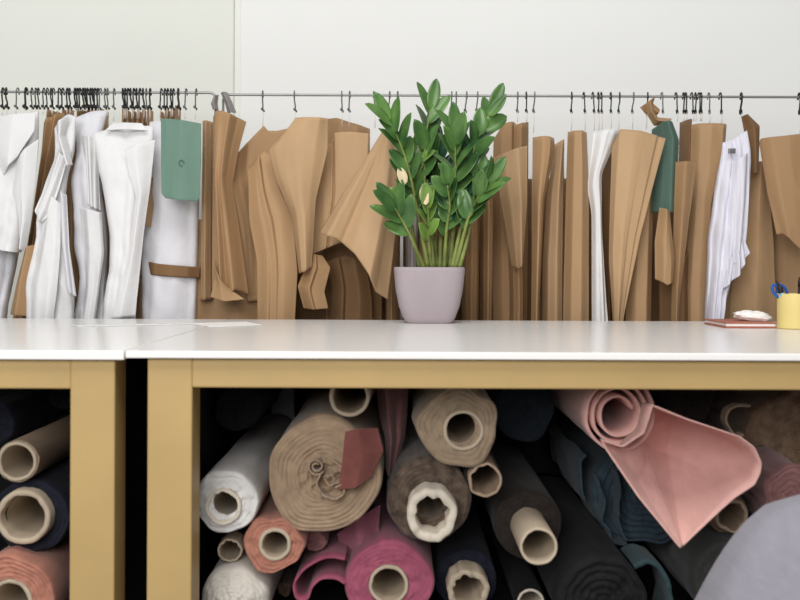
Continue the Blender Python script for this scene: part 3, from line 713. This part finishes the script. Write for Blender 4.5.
# ------------------------------------------------------------------ potted plant
PX, PY = P(429, 324, 2.62).x, 2.62
pl = thing('potted_plant', 'glossy green leafy plant in a squarish grey-lilac pot on the table', 'potted plant', (PX, PY, TOPZ))
def pot():
    V = []; FA = []; n = 64
    s = 2.55 / F
    H = 57 * s; W = 36 * s
    prof = [(0, .62), (.03, .68), (.10, .74), (.3, .86), (.6, .95), (.92, 1.0), (.985, 1.0), (1.0, .985), (1.0, .90), (.985, .885), (.86, .87), (.8, .6)]
    for (h, k) in prof:
        for i in range(n):
            a = 2 * PI * i / n + PI / 4 * 0
            e = 5.0
            ca, sa = math.cos(a), math.sin(a)
            rr = 1.0 / ((abs(ca) ** e + abs(sa) ** e) ** (1 / e))
            V.append((PX + W * k * rr * ca, PY + W * .95 * k * rr * sa, TOPZ + H * h))
    for j in range(len(prof) - 1):
        for i in range(n):
            a = j * n + i; b = j * n + (i + 1) % n
            FA.append((a, b, b + n, a + n))
    FA.append(tuple(range(n)))
    mesh('pot', V, FA, M['pot_ceramic'], pl, bevel=0)
    V = []; FA = []
    for j in range(8):
        for i in range(n):
            a = 2 * PI * i / n; r = W * .84 * j / 7
            ca, sa = math.cos(a), math.sin(a)
            rr = 1.0 / ((abs(ca) ** 5 + abs(sa) ** 5) ** .2)
            V.append((PX + r * rr * ca, PY + r * .95 * rr * sa, TOPZ + H * .9 + .004 * noise.noise(Vector((r * 80 * ca, r * 80 * sa, 0)))))
    for j in range(7):
        for i in range(n):
            a = j * n + i; b = j * n + (i + 1) % n
            FA.append((a, b, b + n, a + n))
    mesh('soil', V, FA, M['soil'], pl)
pot()
def leaf(mb, base, d, nrm, ln, w, bend=.15):
    """a pointed oval leaf folded along its midrib"""
    d = d.normalized(); nrm = (nrm - d * nrm.dot(d)).normalized(); side = d.cross(nrm)
    n = 10; V = []; FA = []
    for i in range(n + 1):
        t = i / n
        hw = w * (math.sin(PI * (.03 + .95 * t) ** .92)) ** .62 if 0 < t < 1 else w * .05
        c = base + d * (ln * t) - nrm * (bend * ln * t * t)
        V += [c - side * hw + nrm * hw * .35, c - side * hw * .5 + nrm * hw * .12, c, c + side * hw * .5 + nrm * hw * .12, c + side * hw + nrm * hw * .35]
    for i in range(n):
        for k in range(4):
            a = i * 5 + k
            FA.append((a, a + 1, a + 6, a + 5))
    mb.add(V, FA)
def stem(pts, mt, nleaf, start, dep, ll=.082, lw=.0172, spread=36, seedv=0, tip=True):
    """pts in photo px from pot upward; dep = depth offset at the tip"""
    rnd = random.Random(seedv)
    ps = soften(resample(pts, 24), 3)
    W = []
    for i, q in enumerate(ps):
        t = i / 23
        W.append(P(q[0], q[1], PY - .01 + dep * t ** 1.3 + (seedv % 5 - 2) * .012))
    mb = MB(); mb.tube(W, [.0058 - .0038 * i / 23 for i in range(24)], 7)
    st = mb.build('stem', M['stem'], pl)
    lb = MB()
    for k in range(nleaf):
        t = start + (1 - start) * (k + .4) / nleaf
        f = t * 23; i = min(22, int(f)); b = W[i].lerp(W[i + 1], f - i)
        tg = (W[i + 1] - W[i]).normalized()
        sd = 1 if k % 2 else -1
        side = Vector((tg.z, 0, -tg.x)).normalized() * sd
        a = R2(spread * (1 - .35 * t) + rnd.uniform(-12, 12))
        dd = tg * math.cos(a) + side * math.sin(a) + Vector((0, rnd.uniform(-.6, .4), 0))
        nn = Vector((rnd.uniform(-.8, .8) - .7 * side.x, -1, .5 + rnd.uniform(-.5, .7)))
        leaf(lb, b, dd, nn, ll * rnd.uniform(.82, 1.12), lw * rnd.uniform(.85, 1.15), rnd.uniform(-.05, .22))
    if tip:
        leaf(lb, W[-1], (W[-1] - W[-4]) + Vector((0, -.002, 0)), Vector((.2, -1, .3)), ll * .95, lw * .9, .05)
    lb.build('leaves', M[mt], st, solid=.0008)
stem([(428, 268), (418, 215), (411, 180), (402, 148), (389, 122)], 'leaf', 11, .40, -.04, seedv=1)
stem([(434, 268), (424, 190), (424, 150), (427, 122), (430, 110)], 'leaf', 9, .5, .02, seedv=2)
stem([(450, 268), (454, 215), (455, 165), (454, 135)], 'leaf', 15, .30, -.05, seedv=3)
stem([(446, 268), (456, 205), (468, 165), (477, 138), (489, 112)], 'leaf', 14, .36, .0, seedv=4)
stem([(455, 268), (467, 220), (478, 195), (486, 184)], 'leaf', 9, .4, -.03, seedv=5)
stem([(424, 268), (410, 235), (399, 215), (394, 208)], 'leaf', 5, .5, -.05, seedv=6)
stem([(431, 268), (428, 235), (428, 212), (427, 205)], 'leaf_bright', 6, .4, -.05, seedv=7, ll=.06)
stem([(440, 268), (441, 215), (439, 180), (437, 150)], 'leaf_deep', 12, .35, .06, seedv=8)
stem([(420, 268), (411, 225), (409, 195), (413, 165)], 'leaf_bright', 10, .4, .0, seedv=9)
stem([(459, 268), (468, 235), (474, 205), (478, 185)], 'leaf', 7, .5, .03, seedv=10)
stem([(444, 268), (446, 230), (450, 205), (447, 185)], 'leaf', 8, .35, -.06, seedv=12, ll=.06)
stem([(437, 268), (433, 225), (434, 190), (432, 165)], 'leaf', 10, .35, .03, seedv=14)
stem([(452, 268), (461, 225), (466, 195), (470, 170)], 'leaf_deep', 9, .4, .04, seedv=15)
lb = MB()
leaf(lb, P(404, 185, PY - .06), Vector((-.25, 0, 1)), Vector((.3, -1, .2)), .045, .012)
leaf(lb, P(426, 205, PY - .07), Vector((-.2, 0, 1)), Vector((-.3, -1, .2)), .05, .011)
lb.build('dry_leaves', M['leaf_dry'], pl, solid=.0008)['label'] = 'dry straw-coloured leaves'

# ------------------------------------------------------------------ pen cup and what stands in it
CY = 2.42; CX = P(777.5, 0, CY).x + .038; CR = .038; CH = 35.5 * (CY - .038) / F
def cup():
    prof = [(0, .0), (.0, .93), (.03, .97), (.5, .985), (1, 1), (1, .93), (.06, .9), (.06, 0)]
    V = []; FA = []; n = 48
    for h, k in prof:
        for i in range(n):
            a = 2 * PI * i / n
            V.append((CX + CR * k * math.cos(a), CY + CR * k * math.sin(a), TOPZ + .0005 + CH * h))
    for j in range(len(prof) - 1):
        for i in range(n):
            a = j * n + i; b = j * n + (i + 1) % n
            FA.append((a, b, b + n, a + n))
    tag(mesh('pen_cup', V, FA, M['cup_yellow'], bevel=.001), 'pale yellow cup on the table holding scissors and pens', 'cup')
cup()
zt = TOPZ + CH
sc = thing('scissors', 'blue-handled scissors leaning out of the yellow cup', 'scissors', (CX - .006, CY, TOPZ + .01))
for (a, b, mt) in ((-.040, .02, 'blue_plastic'), (-.026, .024, 'blue_plastic')):
    m1 = MB(); c = Vector((CX + a, CY - .004 + (b - .02) * 2, zt + .006))
    ax = Vector((-.55, 0, .83)); pr = Vector((.83, 0, .55))
    m1.tube([c + ax * .015 * math.cos(t * PI / 10) + pr * .0085 * math.sin(t * PI / 10) for t in range(21)], .0034, 8, cap=False)
    m1.build('handle', M[mt], sc)
m1 = MB(); m1.tube([(CX - .030, CY - .002, zt - .002), (CX - .006, CY, zt - .035), (CX + .012, CY, TOPZ + .012)], [.004, .0045, .001], 6); m1.build('blade', M['steel'], sc)
def pen(label, x, y, dx, ln, m_, r=.0035):
    t = thing('pen', label, 'pen', (x, y, TOPZ + .006))
    b = Vector((x, y, TOPZ + .009)); d = Vector((dx, .05, 1)).normalized()
    m1 = MB(); m1.tube([b, b + d * ln * .8], r, 10); m1.build('barrel', M[m_], t)
    m1 = MB(); m1.tube([b + d * ln * .8, b + d * ln * .93, b + d * ln], [r * 1.15, r * 1.15, r * .6], 10); m1.build('cap', M['dark_plastic'], t)
pen('dark pen standing upright at the far side of the yellow cup', CX + .010, CY + .004, .05, .105, 'dark_plastic', .004)
pen('light blue pen leaning over the rim below the blue scissors', CX - .012, CY - .016, -.30, .092, 'lightblue_plastic', .005)
pen('thin brown pencil tipping outward beside the blue scissors', CX - .002, CY - .012, -.42, .105, 'dark_plastic', .0028)

# flat things on the tables
nb = thing('notebook', 'flat red-brown notebook lying on the table beside the pen cup', 'notebook', (P(748, 0, 2.5).x, 2.5, TOPZ))
x0, x1 = P(723, 0, 2.45).x, P(774, 0, 2.45).x
box('cover', (x0, x1, 2.43, 2.60, TOPZ + .0005, TOPZ + .004), M['notebook_red'], nb, bevel=.001)
box('pages', (x0 + .003, x1 - .002, 2.433, 2.598, TOPZ + .004, TOPZ + .010), M['paper_white'], nb, bevel=.001)
box('cover', (x0, x1, 2.43, 2.60, TOPZ + .010, TOPZ + .013), M['notebook_red'], nb, bevel=.001)
V = []; FA = []; n = 40; m_ = 20
c0 = P(753, 0, 2.5)
for j in range(m_ + 1):
    ph = PI * j / m_
    for i in range(n):
        a = 2 * PI * i / n
        dx, dy, dz = math.sin(ph) * math.cos(a), math.sin(ph) * math.sin(a), math.cos(ph)
        k = 1 + .35 * abs(noise.noise(Vector((dx * 2.6, dy * 2.6, dz * 2.6)))) + .25 * noise.noise(Vector((dx * 6, dy * 6, dz * 6 + 3)))
        k *= .82 + .18 * abs(math.cos(a * 1.0))
        V.append((c0.x + .037 * dx * k, 2.50 + .03 * dy * k, TOPZ + .0135 + max(0, .0095 + .0125 * dz * k - .003 * dx)))
for j in range(m_):
    for i in range(n):
        q = j * n + i; r_ = j * n + (i + 1) % n; FA.append((q, r_, r_ + n, q + n))
tag(mesh('paper_scrap', V, FA, M['paper_white']), 'crumpled white paper scrap lying on the red-brown notebook', 'paper')
def flat(name, quad, h, m_, label, cat):
    b = [Vector(((q[0] - 400) * q[1] / F, q[1], TOPZ + .0006)) for q in quad]
    V = b + [p + Vector((0, 0, h)) for p in b]
    FA = [(0, 1, 2, 3)[::-1], (4, 5, 6, 7)] + [(i, (i + 1) % 4, (i + 1) % 4 + 4, i + 4) for i in range(4)]
    tag(mesh(name, V, FA, m_, smooth=False), label, cat)
flat('ruler', [(70, 2.40), (78, 2.36), (206, 2.50), (203, 2.54)],  .002, M['rule_white'], 'thin white ruler lying on the table before the white garments', 'ruler')
flat('paper_sheet', [(212, 2.36), (262, 2.46), (246, 2.60), (190, 2.52)], .0012, M['paper_white'], 'flat white paper lying on the table before the brown patterns', 'paper')

# ------------------------------------------------------------------ light
w = bpy.data.worlds.new('room_light'); S.world = w; w.use_nodes = True
bg = w.node_tree.nodes['Background']
bg.inputs['Color'].default_value = (.93, .97, 1, 1); bg.inputs['Strength'].default_value = .2
def area(name, loc, target, sx, sy, power, color=(1, 1, 1)):
    l = bpy.data.lights.new(name, 'AREA'); l.shape = 'RECTANGLE'; l.size = sx; l.size_y = sy; l.energy = power; l.color = color
    o = bpy.data.objects.new(name, l); COL.objects.link(o); o.location = loc
    o.rotation_euler = (Vector(target) - Vector(loc)).to_track_quat('-Z', 'Y').to_euler()
    return o
area('ceiling_lamp', (-.1, .6, 3.3), (0, 2.7, .9), 2.4, 1.2, 52, (1, .985, .96))
area('window_light', (-.85, -1.9, 2.15), (.1, 2.4, .7), 2.4, 1.6, 102, (1, 1, 1))

# ------------------------------------------------------------------ camera
cd = bpy.data.cameras.new('camera'); cam = bpy.data.objects.new('camera', cd); COL.objects.link(cam)
cam.location = (0, 0, CZ); cam.rotation_euler = (PI / 2, -R2(.25), 0)
cd.sensor_width = 36; cd.lens = 36 * F / 800; cd.shift_y = -(300 - HZ) / 800
cd.clip_start = .05
cd.dof.use_dof = True; cd.dof.focus_distance = 2.5; cd.dof.aperture_fstop = 5.6
S.camera = cam
S.view_settings.view_transform = 'Standard'; S.view_settings.look = 'None'
S.view_settings.gamma = 1; S.view_settings.use_curve_mapping = False
S.view_settings.exposure = 0.16
